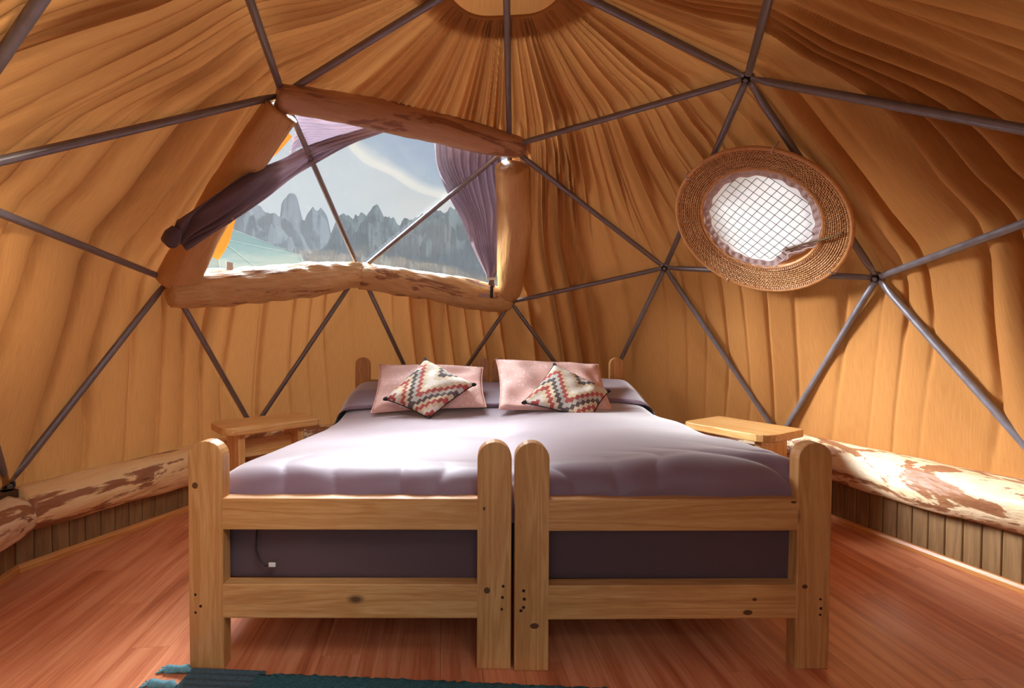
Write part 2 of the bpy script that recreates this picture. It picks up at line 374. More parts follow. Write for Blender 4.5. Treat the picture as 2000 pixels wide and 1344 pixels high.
# crown: a round opening in the gathered cloth with a hem, and a plain cap of the same cloth stretched over it
nr_, na_ = 14, 72; V = []
for i in range(na_):
    a = 2 * math.pi * i / na_
    for j in range(nr_):
        r = .42 * j / (nr_ - 1); V.append((r * math.cos(a), r * math.sin(a), 2.592 - .60 * r * r))
mesh('crown_cloth', V, grid_faces(na_, nr_, True), FABRIC, roots['ceiling'], uv=[(v[0], v[1]) for v in V])
AZ0 = math.atan2(ND['R0'][0], ND['R0'][1])
def hem_pt(a):
    f = .5 - .5 * math.cos(5 * (a - AZ0)); return (.280 * math.sin(a), .280 * math.cos(a), 2.552 - .280 * (.272 + .060 * f) + .020)
tube('crown_hem', [hem_pt(a) for a in np.linspace(0, 2 * math.pi, 101)], .008, FABRIC, roots['ceiling'], nseg=8, caps=False)

# ------------------------------------------------------------------ structure: floor, low board walls, skirting
FC = {k: np.array(v) for k, v in {7: (-2.10, .10), 8: (-1.589, 1.328), 1: (1.772, 1.112), 2: (2.150, -.151)}.items()}
for k in (9, 0, 3, 4, 5, 6): FC[k] = ND[f'B{k}'][:2] * .957
def mat_floor():
    m, T = material('reddish_laminate'); tc = T.n('ShaderNodeTexCoord'); oi = T.n('ShaderNodeObjectInfo')
    off = T.n('ShaderNodeVectorMath', {0: tc.outputs['Object'], 1: T.n('ShaderNodeVectorMath', {0: oi.outputs['Random'], 3: 9.7}, operation='SCALE').outputs[0]}, operation='ADD')
    mp = T.n('ShaderNodeMapping', {0: off.outputs[0], 3: (1, .05, 1)})
    n1 = T.n('ShaderNodeTexNoise', {'Vector': mp.outputs[0], 'Scale': 26., 'Detail': 5., 'Distortion': .4})
    n2 = T.n('ShaderNodeTexNoise', {'Vector': mp.outputs[0], 'Scale': 190., 'Detail': 2.})
    f = T.math('ADD', T.math('MULTIPLY', n1.outputs[0], .75), T.math('MULTIPLY', n2.outputs[0], .25))
    c = T.ramp(f, [(.32, S('A85C3A')), (.46, S('CC7A52')), (.6, S('DE946A'))])
    c = T.mix(T.math('MULTIPLY', oi.outputs['Random'], .16), c, S('B4633E'))
    out(T, bsdf(T, c, .30, n2.outputs[0], .03, .002)); return m
FLOORW = mat_floor()
floor = empty('floor', (0, 0, 0), kind='structure')
poly = [tuple(FC[k] * 1.02) for k in range(10)]
bm_obj('floor_base', prism_bm(poly, 'z', -.08, -.012, bev=0), mat_plain('dark_joint', S('3A1A10'), .8), floor)
def clip_poly(P, poly):
    # Sutherland-Hodgman against the convex floor outline (clockwise corners)
    out_ = P
    for i in range(len(poly)):
        a = np.array(poly[i]); b = np.array(poly[(i + 1) % len(poly)]); e = b - a; res = []
        ins = lambda p: e[0] * (p[1] - a[1]) - e[1] * (p[0] - a[0]) <= 1e-9
        for j in range(len(out_)):
            p, q = np.array(out_[j]), np.array(out_[(j + 1) % len(out_)])
            ip, iq = ins(p), ins(q)
            if ip: res.append(tuple(p))
            if ip != iq:
                d = q - p; den = e[0] * d[1] - e[1] * d[0]
                t = (e[1] * (p[0] - a[0]) - e[0] * (p[1] - a[1])) / den; res.append(tuple(p + d * t))
        out_ = res
        if not out_: break
    return out_
yaw = D2R(5.0); ca, sa = math.cos(yaw), math.sin(yaw)
pw, pl = .128, 1.22; gap = .0004
for i in range(-18, 18):
    y0 = -2.9 + (i * .47 % 1.22)
    for j in range(6):
        lo = (i * pw + gap, y0 + j * pl + gap); hi = ((i + 1) * pw - gap, y0 + (j + 1) * pl - gap)
        q = [(lo[0], lo[1]), (hi[0], lo[1]), (hi[0], hi[1]), (lo[0], hi[1])]
        q = [(x * ca - y * sa, x * sa + y * ca) for x, y in q]
        q = clip_poly(q, poly)
        if len(q) < 3: continue
        if abs(sum(q[k][0] * q[(k + 1) % len(q)][1] - q[(k + 1) % len(q)][0] * q[k][1] for k in range(len(q)))) < .004: continue
        cx = sum(p[0] for p in q) / len(q); cy = sum(p[1] for p in q) / len(q)
        lc = [((x - cx) * ca + (y - cy) * sa, -(x - cx) * sa + (y - cy) * ca) for x, y in q]
        o = bm_obj('plank', prism_bm(lc, 'z', -.012, 0, bev=0), FLOORW, floor)
        o.location = (cx, cy, 0); o.rotation_euler = (0, 0, yaw)
BACK = mat_plain('plywood_backing', S('5A4028'), .8)
SEGNAME = {(6, 7): 'left', (7, 8): 'left', (8, 9): 'back', (9, 0): 'back', (0, 1): 'back', (1, 2): 'right', (2, 3): 'right', (3, 4): 'front', (5, 6): 'front'}
nbb = 0
for k in range(10):
    a, b = k, (k + 1) % 10
    if (a, b) not in SEGNAME: continue
    A, B = FC[a], FC[b]; L = np.linalg.norm(B - A); ang = math.atan2(*(B - A)[::-1]); side = SEGNAME[a, b]
    # local frame: x along the wall, +y outward
    r = roots['wall_' + side]; nrm = np.array([math.cos(ang + math.pi / 2), math.sin(ang + math.pi / 2)])
    sgn = 1 if nrm @ ((A + B) / 2) > 0 else -1
    def put(o): o.location = (A[0], A[1], 0); o.rotation_euler = (0, 0, ang); return o
    ext = .03
    put(bm_obj('wall_backing', box_bm((-ext, min(sgn * .012, sgn * .06), 0), (L + ext, max(sgn * .012, sgn * .06), .36), 0), BACK, r))
    nb = round(L / .066); wb = L / nb
    for i in range(nb):
        put(bm_obj('board', box_bm((i * wb + .0012, min(0, sgn * .012), .0), ((i + 1) * wb - .0012, max(0, sgn * .012), .30), .0035, 1), BOARDW, r))
    bb = bm_obj('baseboard_%s' % side, prism_bm([(0, .0), (-sgn * .018, .0), (-sgn * .018, .022), (-sgn * .010, .036), (0, .038)], 'x', 0.0, L, bev=.002), TRIMW, None, kind='structure'); put(bb)

# ------------------------------------------------------------------ dome frame (one bolted frame: struts and hubs)
frame = thing('geodesic_dome', 'grey steel tube geodesic frame bolted in triangles over the whole tent', 'frame')
for a, b in EDGES:
    A, B = ND[a].copy(), ND[b].copy()
    if a[0] == 'B' and b[0] == 'B': A[2] -= .03; B[2] -= .03
    L = np.linalg.norm(B - A); u = (B - A) / L
    if {a, b} == {'B4', 'B5'}: continue
    ts = np.array([.022, .05, .085, .12, L / 2, L - .12, L - .085, L - .05, L - .022])
    rad = np.array([.015, .016, .0165, .0165, .0165, .0165, .0165, .016, .015]); sx = np.array([.35, .4, .8, 1, 1, 1, .8, .4, .35])
    mid = (A + B) / 2 - CTR
    tube('strut', A + ts[:, None] * u, rad, STEEL, frame, nseg=12, sx=sx, ref=mid / np.linalg.norm(mid))
for k, X in ND.items():
    n = X - CTR; n /= np.linalg.norm(n)
    h = tube('hub', [X + n * .010, X + n * .006, X - n * .008, X - n * .011], [.03, .034, .034, .028], STEEL, frame, nseg=14)
    tube('bolt', [X - n * .011, X - n * .018, X - n * .019], [.012, .012, .009], STEEL, h, nseg=6, smooth=False)

# ------------------------------------------------------------------ logs
def log(name, pts, radii, mat, label, seed, flat=1., nseg=40, nlen=70, bump=.008, cat='log', ends=(.0, .0), group=None, up=(0, 0, 1)):
    P = np.array(pts, float); R = np.array(radii, float)
    o_ = P[0]; xax = P[-1] - P[0]; L = np.linalg.norm(xax); xax /= L
    zax = np.array(up, float); zax -= xax * (zax @ xax); zax /= np.linalg.norm(zax); yax = np.cross(zax, xax)
    M = np.stack([xax, yax, zax]); Q = (P - o_) @ M.T
    s = Q[:, 0] / L; t = np.linspace(0, 1, nlen)
    def interp(y):
        # smooth (cubic) interpolation through the control points
        if len(s) < 3: return np.interp(t, s, y)
        return np.interp(t, s, y) if len(s) < 3 else np.polyval(np.polyfit(s, y, min(3, len(s) - 1)), t)
    cy, cz, rr = interp(Q[:, 1]), interp(Q[:, 2]), interp(R)
    # rounded ends
    for i, e in enumerate(ends):
        if e > 0:
            d = (t if i == 0 else 1 - t) * L; k = np.clip(d / e, 0, 1); rr = rr * np.sqrt(np.clip(1 - (1 - k) ** 2, .02, 1)) ** .8
    th = np.linspace(0, 2 * np.pi, nseg, endpoint=False); TT, AA = np.meshgrid(t, th)
    nz = SinNoise(seed, 3, 12, 2, 6); nzf = SinNoise(seed + 50, 3, 16, 9, 26)
    c = np.stack([TT * L * 2.2, np.cos(AA) * 1., np.sin(AA) * 1.], -1); cf = np.stack([TT * L * 2.2, np.cos(AA) * .8, np.sin(AA) * .8], -1)
    rad = rr[None] * (1 + .055 * nz(c)) + bump * .35 * nzf(cf)
    V = np.stack([TT * L, cy[None] + rad * np.cos(AA) * flat, cz[None] + rad * np.sin(AA)], -1).reshape(-1, 3)
    F = [list(f) for f in grid_faces(nseg, nlen, True, flip=True)]
    n0 = len(V); V = np.concatenate([V, [[-.001, cy[0], cz[0]], [L + .001, cy[-1], cz[-1]]]])
    for i in range(nseg):
        j = (i + 1) % nseg; F.append([n0, i * nlen, j * nlen]); F.append([n0 + 1, j * nlen + nlen - 1, i * nlen + nlen - 1])
    o = mesh(name, V, F, mat)
    Mw = Matrix([list(r) + [0] for r in M.T] + [[0, 0, 0, 1]]); Mw.translation = Vector(o_); o.matrix_world = Mw
    tag(o, label, cat, group); return o
# around the window
log('window_log', [(-1.075, .378, 2.175), (-.566, .692, 2.210), (.023, 1.066, 2.226), (.190, 1.170, 2.234)], [.062, .078, .074, .062], LOG_RED, 'reddish brown peeled log slanting across the top of the window', 11, ends=(.0, .09), bump=.003)
log('window_log', [(.098, 1.165, 2.15), (.125, 1.362, 1.928), (.137, 1.464, 1.811), (.135, 1.689, 1.554), (.124, 1.905, 1.31)], [.108, .112, .124, .112, .080], LOG_SMOOTH, 'thick smooth orange log standing upright at the right of the window', 12, ends=(.05, .10), bump=.004, flat=1.0, up=(1, 0, 0))
log('window_log', [(-.967, 1.544, 1.462), (-.445, 1.714, 1.400), (-.013, 1.859, 1.326), (.160, 1.917, 1.282)], [.093, .112, .100, .070], LOG_ADZE, 'golden rough log forming the right half of the window sill', 13, ends=(.0, .11), bump=.010)
log('window_log', [(-1.812, .688, 1.276), (-1.452, 1.054, 1.352), (-.975, 1.537, 1.473)], [.096, .116, .084], LOG_ADZE, 'pale wrinkled log forming the left half of the window sill', 14, bump=.012)
log('window_log', [(-1.075, .415, 2.13), (-1.44, .565, 1.745), (-1.79, .715, 1.315)], [.085, .090, .088], LOG_SMOOTH, 'orange log sloping down the left of the window behind the curtain', 15, bump=.003, up=(1, 0, 0))
# ring of logs on the low wall
def ring_log(p0, p1, z0, z1, r0, rm, r1, mat, label, seed, sag=.0, group=None):
    P0 = np.array([*p0, z0]); P1 = np.array([*p1, z1]); m = (P0 + P1) / 2; m[2] += sag
    return log('wall_log', [P0, m, P1], [r0, rm, r1], mat, label, seed, bump=.007)
def edge_pt(a, b, t, inn=0.0):
    p = FC[a] * (1 - t) + FC[b] * t; return p * (1 - inn / np.linalg.norm(p))
ring_log(edge_pt(7, 8, .015), edge_pt(7, 8, 1.0), .262, .280, .098, .110, .115, LOG_LOW, 'peeled log with brown bark streaks on the left low wall beside the bed', 21)
ring_log(edge_pt(6, 7, 0), edge_pt(6, 7, .985), .245, .245, .10, .10, .096, LOG_PALE, 'pale log end butting in at the far left edge of the picture', 22)
ring_log(edge_pt(1, 2, 0), edge_pt(1, 2, 1.), .335, .350, .103, .112, .118, LOG_PALE, 'cream log with large brown bark patches on the right low wall', 23)
ring_log(edge_pt(8, 9, 0.01), edge_pt(8, 9, 1.), .27, .27, .10, .10, .10, LOG_PALE, 'peeled log on the low wall behind the left bench', 24)
ring_log(edge_pt(9, 0, 0.01), edge_pt(9, 0, 1.), .27, .30, .10, .10, .10, LOG_PALE, 'peeled log on the low wall behind the headboards', 25)
ring_log(edge_pt(0, 1, 0.01), edge_pt(0, 1, .985), .30, .33, .10, .105, .10, LOG_PALE, 'peeled log on the low wall behind the right bench', 26)
ring_log(edge_pt(2, 3, 0.01), edge_pt(2, 3, 1.), .34, .30, .11, .11, .10, LOG_PALE, 'peeled log on the low wall running past the right picture edge', 27)

# ------------------------------------------------------------------ window_1: three clear plastic panes
def mat_pane():
    m, T = material('hazy_clear_vinyl'); tc = T.n('ShaderNodeTexCoord')
    mp = T.n('ShaderNodeMapping', {0: tc.outputs['Object'], 2: (.2, .1, .4), 3: (9, 9, .9)})
    n = T.n('ShaderNodeTexNoise', {'Vector': mp.outputs[0], 'Scale': 7., 'Detail': 6., 'Roughness': .7})
    sp = T.n('ShaderNodeSeparateXYZ', {0: tc.outputs['Object']})
    fog = T.ramp(sp.outputs[2], [(0, (.42, .42, .42, 1)), (1, (0, 0, 0, 1))])
    grad = T.n('ShaderNodeMapRange', {0: sp.outputs[2], 1: 1.35, 2: 1.95, 3: .012, 4: .004})
    f = T.math('ADD', grad.outputs[0], T.math('MULTIPLY', T.ramp(n.outputs[0], [(.55, (0, 0, 0, 1)), (.8, (1, 1, 1, 1))]), .012))
    tr = T.n('ShaderNodeBsdfTransparent', {'Color': (.93, .95, .96, 1)})
    ve = T.n('ShaderNodeBsdfTranslucent', {'Color': (.80, .88, .93, 1)})
    gl = T.n('ShaderNodeBsdfGlossy', {'Color': (1, 1, 1, 1), 'Roughness': .08})
    m1 = T.n('ShaderNodeMixShader', {0: f, 1: tr.outputs[0], 2: ve.outputs[0]})
    m2 = T.n('ShaderNodeMixShader', {0: .03, 1: m1.outputs[0], 2: gl.outputs[0]})
    out(T, m2); return m
PANE = mat_pane()
win = empty('window_1', (0, 0, 0), kind='structure')
for t in WINDOW:
    A, B, C = (ND[k] for k in t); n = np.cross(B - A, C - A); n /= np.linalg.norm(n)
    if n @ (A - CTR) < 0: n = -n
    c = (A + B + C) / 3; q = [c + (X - c) * 1.03 + n * .022 for X in (A, B, C)]; q2 = [x + n * .002 for x in q]
    mesh('pane', q + q2, [[0, 1, 2], [5, 4, 3], [0, 3, 4, 1], [1, 4, 5, 2], [2, 5, 3, 0]], PANE, win, smooth=False)

# ------------------------------------------------------------------ curtains
def spline(P, t):
    P = np.asarray(P, float); n = len(P); s = np.linspace(0, 1, n); res = []
    x = np.asarray(t) * (n - 1); i = np.clip(x.astype(int), 0, n - 2); f = (x - i)[:, None]
    Pe = np.vstack([2 * P[0] - P[1], P, 2 * P[-1] - P[-2]])
    p0, p1, p2, p3 = Pe[i], Pe[i + 1], Pe[i + 2], Pe[i + 3]
    return .5 * (2 * p1 + (p2 - p0) * f + (2 * p0 - 5 * p1 + 4 * p2 - p3) * f ** 2 + (3 * p1 - p0 - 3 * p2 + p3) * f ** 3)
def drape(name, Lc, Rc, normal, nfold, amp, mat, parent, nu=140, nv=90, across=True, seed=0, power=.7, bulge=0.):
    t = np.linspace(0, 1, nu); a = spline(Lc, t); b = spline(Rc, t); v = np.linspace(0, 1, nv)
    P = a[:, None] * (1 - v)[None, :, None] + b[:, None] * v[None, :, None]
    nz = SinNoise(seed, 2, 12, 1, 4); c = np.stack(np.meshgrid(t * 2.5, v * 3, indexing='ij'), -1)
    ph = nfold * np.pi * (v[None] + .08 * nz(c)) * (1 if across else 1)
    wd = np.linalg.norm(b - a, axis=1)
    A_ = np.minimum(amp, wd * .9 / max(nfold, 1))[:, None]
    d = A_ * (np.abs(np.sin(ph)) ** power - .5) + .3 * amp * nz(c * 1.7) + bulge * np.sin(np.pi * v)[None]
    P = P - np.array(normal)[None, None] * d[..., None]
    return mesh(name, P.reshape(-1, 3), grid_faces(nu, nv), mat, parent)
nA, nB, nC = (-.339, .512, .789), (-.585, .457, .670), (-.136, .757, .639)
cl = thing('curtain', 'purple curtain swept up and bunched to the left of the window', 'curtain', (0, 0, 0))
Lc = [(-0.650, 0.805, 2.194), (-0.825, 0.803, 2.120), (-0.971, 0.807, 2.055), (-1.147, 0.771, 1.935), (-1.277, 0.643, 1.759), (-1.383, 0.537, 1.620), (-1.484, 0.471, 1.517), (-1.550, 0.435, 1.454)]
Tc = [(-0.688, 0.779, 2.220), (-0.895, 0.747, 2.152), (-1.043, 0.723, 2.091), (-1.158, 0.678, 2.004), (-1.226, 0.463, 1.867), (-1.352, 0.350, 1.715), (-1.475, 0.299, 1.597), (-1.532, 0.290, 1.524)]
drape('swag', Lc, Tc, (-.55, .5, .67), 5, .035, CURTAIN, cl, nu=160, nv=70, seed=31, bulge=.05)
Hc = [(-0.680, 0.782, 2.221), (-0.778, 0.737, 2.221), (-0.901, 0.673, 2.209), (-0.994, 0.622, 2.203), (-1.055, 0.582, 2.190)]
Hb = [(-0.690, 0.785, 2.202), (-0.848, 0.782, 2.149), (-0.985, 0.759, 2.105), (-1.083, 0.730, 2.082), (-1.161, 0.741, 2.041)]
SHEER = mat_cloth('thin_backlit_curtain', S('8E7C8A'), S('B3A3B0'), trans=.16, sheen=.1)
o = drape('gathered_heading', Hc, Hb, nA, 9, .022, SHEER, cl, nu=120, nv=60, seed=33); o['label'] = 'thin pale top of the curtain with dark wrinkles, lit from behind'
kn = [(-1.509, 0.288, 1.531), (-1.526, 0.288, 1.500), (-1.543, 0.299, 1.478), (-1.552, 0.324, 1.462)]
tube('knotted_end', kn, [.02, .036, .04, .026], PURPLE_SHADED, cl, nseg=16, label='dark knotted end of the curtain')
STRAPW = mat_plain('white_webbing', S('C9C6C4'), .7, 200, S('E4E2E0'))
tube('tie_loop', [(-1.337, 0.449, 1.690), (-1.348, 0.455, 1.662), (-1.357, 0.496, 1.641), (-1.383, 0.537, 1.620), (-1.409, 0.557, 1.613)], .006, STRAPW, cl, nseg=8, label='white tie loop')
cr = thing('curtain', 'purple curtain tied down narrow at the right side of the window', 'curtain')
RL = [(-.394, 1.075, 2.262), (-.382, 1.216, 2.120), (-.313, 1.350, 1.975), (-.230, 1.473, 1.847), (-.167, 1.615, 1.693), (-.079, 1.757, 1.543), (-.038, 1.828, 1.468)]
RR = [(.03, 1.202, 2.230), (.035, 1.290, 2.112), (.04, 1.409, 1.975), (.045, 1.511, 1.857), (.052, 1.619, 1.732), (.035, 1.744, 1.580), (.004, 1.834, 1.469)]
drape('curtain_panel', RL, RR, nC, 9, .045, CURTAIN, cr, nu=140, nv=110, seed=35)
tube('tie_band', [(-.050, 1.80, 1.475), (-.02, 1.795, 1.468), (.012, 1.80, 1.472)], .012, STRAPW, cr, nseg=8, label='white tie band')
bm_obj('curtain_tail', prism_bm([(-.045, 1.40), (.012, 1.405), (.004, 1.47), (-.032, 1.47)], 'y', 1.79, 1.806, bev=.004), CURTAIN, cr)
bm_obj('strap', box_bm((-.026, 1.735, 1.315), (-.002, 1.745, 1.41), .003), DARK, cr, label='black strap hanging from the tie')
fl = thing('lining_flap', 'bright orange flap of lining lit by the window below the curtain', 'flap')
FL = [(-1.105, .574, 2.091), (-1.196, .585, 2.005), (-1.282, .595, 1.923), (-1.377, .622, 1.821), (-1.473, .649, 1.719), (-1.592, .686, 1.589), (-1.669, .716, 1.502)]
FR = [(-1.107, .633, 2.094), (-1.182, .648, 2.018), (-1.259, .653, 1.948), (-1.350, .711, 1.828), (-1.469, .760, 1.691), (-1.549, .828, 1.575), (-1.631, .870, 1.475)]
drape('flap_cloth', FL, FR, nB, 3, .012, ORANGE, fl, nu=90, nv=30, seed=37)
def velcro(name, pos, xdir, parent=None, mat=None, w_=.085, h_=.028, label=''):
    o = bm_obj(name, box_bm((-w_ / 2, -.004, -h_ / 2), (w_ / 2, .004, h_ / 2), .002), mat); o.location = pos; o.rotation_euler = (0, 0, math.atan2(xdir[1], xdir[0]))
    tag(o, label, 'fastener'); return o
VEL = mat_plain('mauve_velcro', S('9B7F7C'), .8, 300, S('B79C97'))
velcro('velcro_strip', (-1.540, .895, 1.318), (.68, .73), None, VEL, .095, .026, 'mauve fastener strip stuck on the left sill log')
velcro('velcro_strip', (-.075, 1.715, 1.335), (.93, .33), None, VEL, .07, .028, 'mauve fastener strip on the right sill log beside the black strap')
st = bm_obj('webbing_strap', prism_bm([(-.02, 0), (.02, 0), (.024, .075), (-.012, .08)], 'y', -.003, .003, bev=.001), STRAPW); st.location = (-1.575, .885, 1.385); st.rotation_euler = (D2R(-12), 0, D2R(47))
tag(st, 'short white webbing strap over the left end of the sill log', 'strap')

# ------------------------------------------------------------------ wicker ring on the right
nW = np.array((-.661, -.365, -.655)); nW /= np.linalg.norm(nW)
cW = np.array((1.408, .665, 1.664))
zref = np.array((0, 0, 1.)); yW = zref - nW * (zref @ nW); yW /= np.linalg.norm(yW); xW = np.cross(yW, nW)
MW = Matrix(((xW[0], yW[0], nW[0], cW[0]), (xW[1], yW[1], nW[1], cW[1]), (xW[2], yW[2], nW[2], cW[2]), (0, 0, 0, 1)))
ring = thing('wicker_ring', 'round brown woven wicker ring with lace and netted white centre on struts', 'wall hanging'); ring.matrix_world = MW
def mat_wicker():
    m, T = material('brown_wicker'); uv = T.n('ShaderNodeUVMap'); sp = T.n('ShaderNodeSeparateXYZ', {0: uv.outputs[0]})
    wv = T.math('SINE', T.math('ADD', T.math('MULTIPLY', sp.outputs[0], 6.2832 * 190), T.math('MULTIPLY', T.math('FLOOR', T.math('MULTIPLY', sp.outputs[1], 12)), 3.1416)))
    n = T.n('ShaderNodeTexNoise', {'Vector': uv.outputs[0], 'Scale': 24., 'Detail': 4.})
    f = T.math('ADD', T.math('MULTIPLY', wv, .14), T.math('SUBTRACT', n.outputs[0], T.math('MULTIPLY', T.math('POWER', T.math('ABSOLUTE', T.math('COSINE', T.math('MULTIPLY', sp.outputs[1], 3.14159 * 12))), 6.), .35)))
    c = T.ramp(f, [(.2, S('945C2E')), (.42, S('CC935A')), (.7, S('EDC592'))])
    out(T, bsdf(T, c, .5, wv, .5, .004)); return m
WICK = mat_wicker()
# woven field: coils as real ridges, slightly dished towards the wall
na, nb_ = 380, 23 * 8; V = []; UV = []
uu = np.arange(na) / na; vv = np.linspace(0, 1, nb_)
UU, VV = np.meshgrid(uu, vv, indexing='ij')
rr_ = .312 + (.436 - .312) * VV; CO = 12
ridge = np.abs(np.sin(np.pi * VV * CO)) ** .7
wob = np.where((np.floor(VV * CO).astype(int) % 2) == 0, np.sin(2 * np.pi * UU * 95), -np.sin(2 * np.pi * UU * 95))
zz = .004 + .040 * VV ** .8 + .0075 * ridge + .0022 * wob * ridge
V = np.stack([rr_ * np.cos(2 * np.pi * UU), rr_ * np.sin(2 * np.pi * UU), zz], -1).reshape(-1, 3)
mesh('weave', V, grid_faces(na, nb_, True), WICK, ring, uv=np.stack([UU, VV], -1).reshape(-1, 2))
V2 = V.copy(); V2[:, 2] -= .012
mesh('weave_back', V2[::1], grid_faces(na, nb_, True, flip=True), WICK, ring, uv=np.stack([UU, VV], -1).reshape(-1, 2))
CANE = mat_plain('cane_rim', S('C07E46'), .45, 60, S('DDA56C'))
def circ(r, z, n=97, wob=0): return [(r * math.cos(a), r * math.sin(a), z + wob * math.sin(5 * a)) for a in np.linspace(0, 2 * math.pi, n)]
tube('outer_rim', circ(.441, .046), .0105, CANE, ring, nseg=10, caps=False)
tube('inner_rim', circ(.310, .008), .0095, CANE, ring, nseg=10, caps=False)
# row of short upright stakes at both borders (too fine to part singly)
bm = bmesh.new()
for r0, r1, z0, z1, n in ((.418, .440, .046, .051, 230), (.312, .330, .014, .020, 170)):
    for i in range(n):
        a = 2 * math.pi * i / n; c, s = math.cos(a), math.sin(a); tx, ty = -s * .0026, c * .0026
        q = [bm.verts.new((r * c + k * tx, r * s + k * ty, z)) for r, z in ((r0, z0), ((r0 + r1) / 2, z1 + .004), (r1, z1)) for k in (-1, 1)]
        bm.faces.new((q[0], q[1], q[3], q[2])); bm.faces.new((q[2], q[3], q[5], q[4]))
o = bm_obj('border_stakes', bm, CANE, ring); o['kind'] = 'stuff'
# inner wall of the ring, then the white cloth
V = [(r * math.cos(a), r * math.sin(a), z) for a in np.linspace(0, 2 * math.pi, 96, endpoint=False) for r, z in ((.304, .010), (.302, -.006), (.300, -.020))]
mesh('inner_wall', V, grid_faces(96, 3, True), CANE, ring)
WHITE = mat_cloth('white_backing_cloth', S('F2F0F0'), S('FFFFFF'), sheen=0., rough=.8, trans=.20, bstr=.1)
V = [(0, 0, -.016)] ; F = []
nd = 72
def hole(a):
    # cloth pulled away at the lower right
    d = abs((math.degrees(a) - 292 + 180) % 360 - 180); return .292 - .055 * max(0, 1 - (d / 24) ** 2)
rings_ = [.25, .5, .75, 1.]
for k in rings_:
    for i in range(nd):
        a = 2 * math.pi * i / nd; r = hole(a) * k
        V.append((r * math.cos(a), r * math.sin(a), -.016 + .008 * (k ** 2) + .002 * math.sin(7 * a) * k))
for i in range(nd): F.append([0, 1 + i, 1 + (i + 1) % nd])
for q in range(3):
    for i in range(nd): F.append([1 + q * nd + i, 1 + (q + 1) * nd + i, 1 + (q + 1) * nd + (i + 1) % nd, 1 + q * nd + (i + 1) % nd])
mesh('white_cloth', V, F, WHITE, ring)
bm_obj('tan_backing', prism_bm([(.300 * math.cos(a), .300 * math.sin(a)) for a in np.linspace(D2R(255), D2R(330), 20)], 'z', -.030, -.026, bev=0), FABRIC, ring)
# diamond net of thin cord
NETM = mat_plain('grey_net_cord', S('4A4F50'), .6)
bm = bmesh.new()
sp_ = .056
def seg(p, q, w_=.0017):
    p = Vector(p); q = Vector(q); d = (q - p).normalized(); s = d.cross(Vector((0, 0, 1))) * w_
    vs = [bm.verts.new(x) for x in (p - s, p + s, q + s, q - s)]; vs2 = [bm.verts.new(x) for x in (p + Vector((0, 0, .0018)), q + Vector((0, 0, .0018)))]
    bm.faces.new((vs[0], vs2[0], vs2[1], vs[3])); bm.faces.new((vs2[0], vs[1], vs[2], vs2[1]))
def npt(i, j):
    x, y = (i + .5 * (j % 2)) * sp_, j * sp_ * .5; ang = D2R(-12)
    x2, y2 = x * math.cos(ang) - y * math.sin(ang), x * math.sin(ang) + y * math.cos(ang)
    return (x2 + .003 * math.sin(9 * x + 5 * y), y2 + .003 * math.sin(13 * y + 3 * x), .0005)
for j in range(-14, 14):
    for i in range(-8, 8):
        p = npt(i, j)
        for di in (0, 1):
            q = npt(i + di - (0 if j % 2 else 1), j + 1)
            if math.hypot(p[0], p[1]) < .272 and math.hypot(q[0], q[1]) < .272: seg(p, q)
o = bm_obj('net', bm, NETM, ring); o['kind'] = 'stuff'; o['label'] = 'thin grey diamond net'
LACE = mat_plain('mauve_lace', S('B59794'), .8, 160, S('E2CCC8'), bstr=.8)
na, nl = 240, 8; V = []
for i in range(na):
    a = 2 * math.pi * i / na; ro = .300 + .004 * math.sin(17 * a); hh = max(0, 1 - (abs((math.degrees(a) - 292 + 180) % 360 - 180) / 24) ** 2)
    for j in range(nl):
        k = j / (nl - 1); r = ro - (.036 + .002 * math.sin(23 * a)) * k - .055 * hh * (0.6 + .4 * k)
        V.append((r * math.cos(a), r * math.sin(a), .004 - .006 * k + .006 * math.sin(40 * a + 2 * k) * (1 - abs(2 * k - 1)) + .002))
mesh('lace_trim', V, grid_faces(na, nl, True), LACE, ring)
THREAD = mat_plain('pale_thread', S('D8C2BC'), .7)
tube('lace_edge', [((.302 + .005 * math.sin(17 * a) - .055 * max(0, 1 - (abs((math.degrees(a) - 292 + 180) % 360 - 180) / 24) ** 2)) * math.cos(a), (.302 + .005 * math.sin(17 * a) - .055 * max(0, 1 - (abs((math.degrees(a) - 292 + 180) % 360 - 180) / 24) ** 2)) * math.sin(a), .012 + .003 * math.sin(31 * a)) for a in np.linspace(0, 2 * math.pi, 240)], .0028, THREAD, ring, nseg=6, caps=False)
tube('stick', [(.075, -.205, .012), (.19, -.175, .018), (.30, -.150, .046), (.385, -.125, .056)], [.005, .0055, .006, .006], mat_plain('dry_twig', S('4A3420'), .6, 40, S('8A6A3A')), ring, nseg=8, label='thin wooden stick across the lower right rim')
for a in (122, 58, -132, -52):
    c, s = math.cos(D2R(a)), math.sin(D2R(a))
    pts = [(r * c, r * s, z) for r, z in ((.428, .052), (.44, .062), (.455, .05), (.458, .02), (.452, -.008), (.435, -.004))]
    tube('tie', pts, .0035, THREAD, ring, nseg=6)

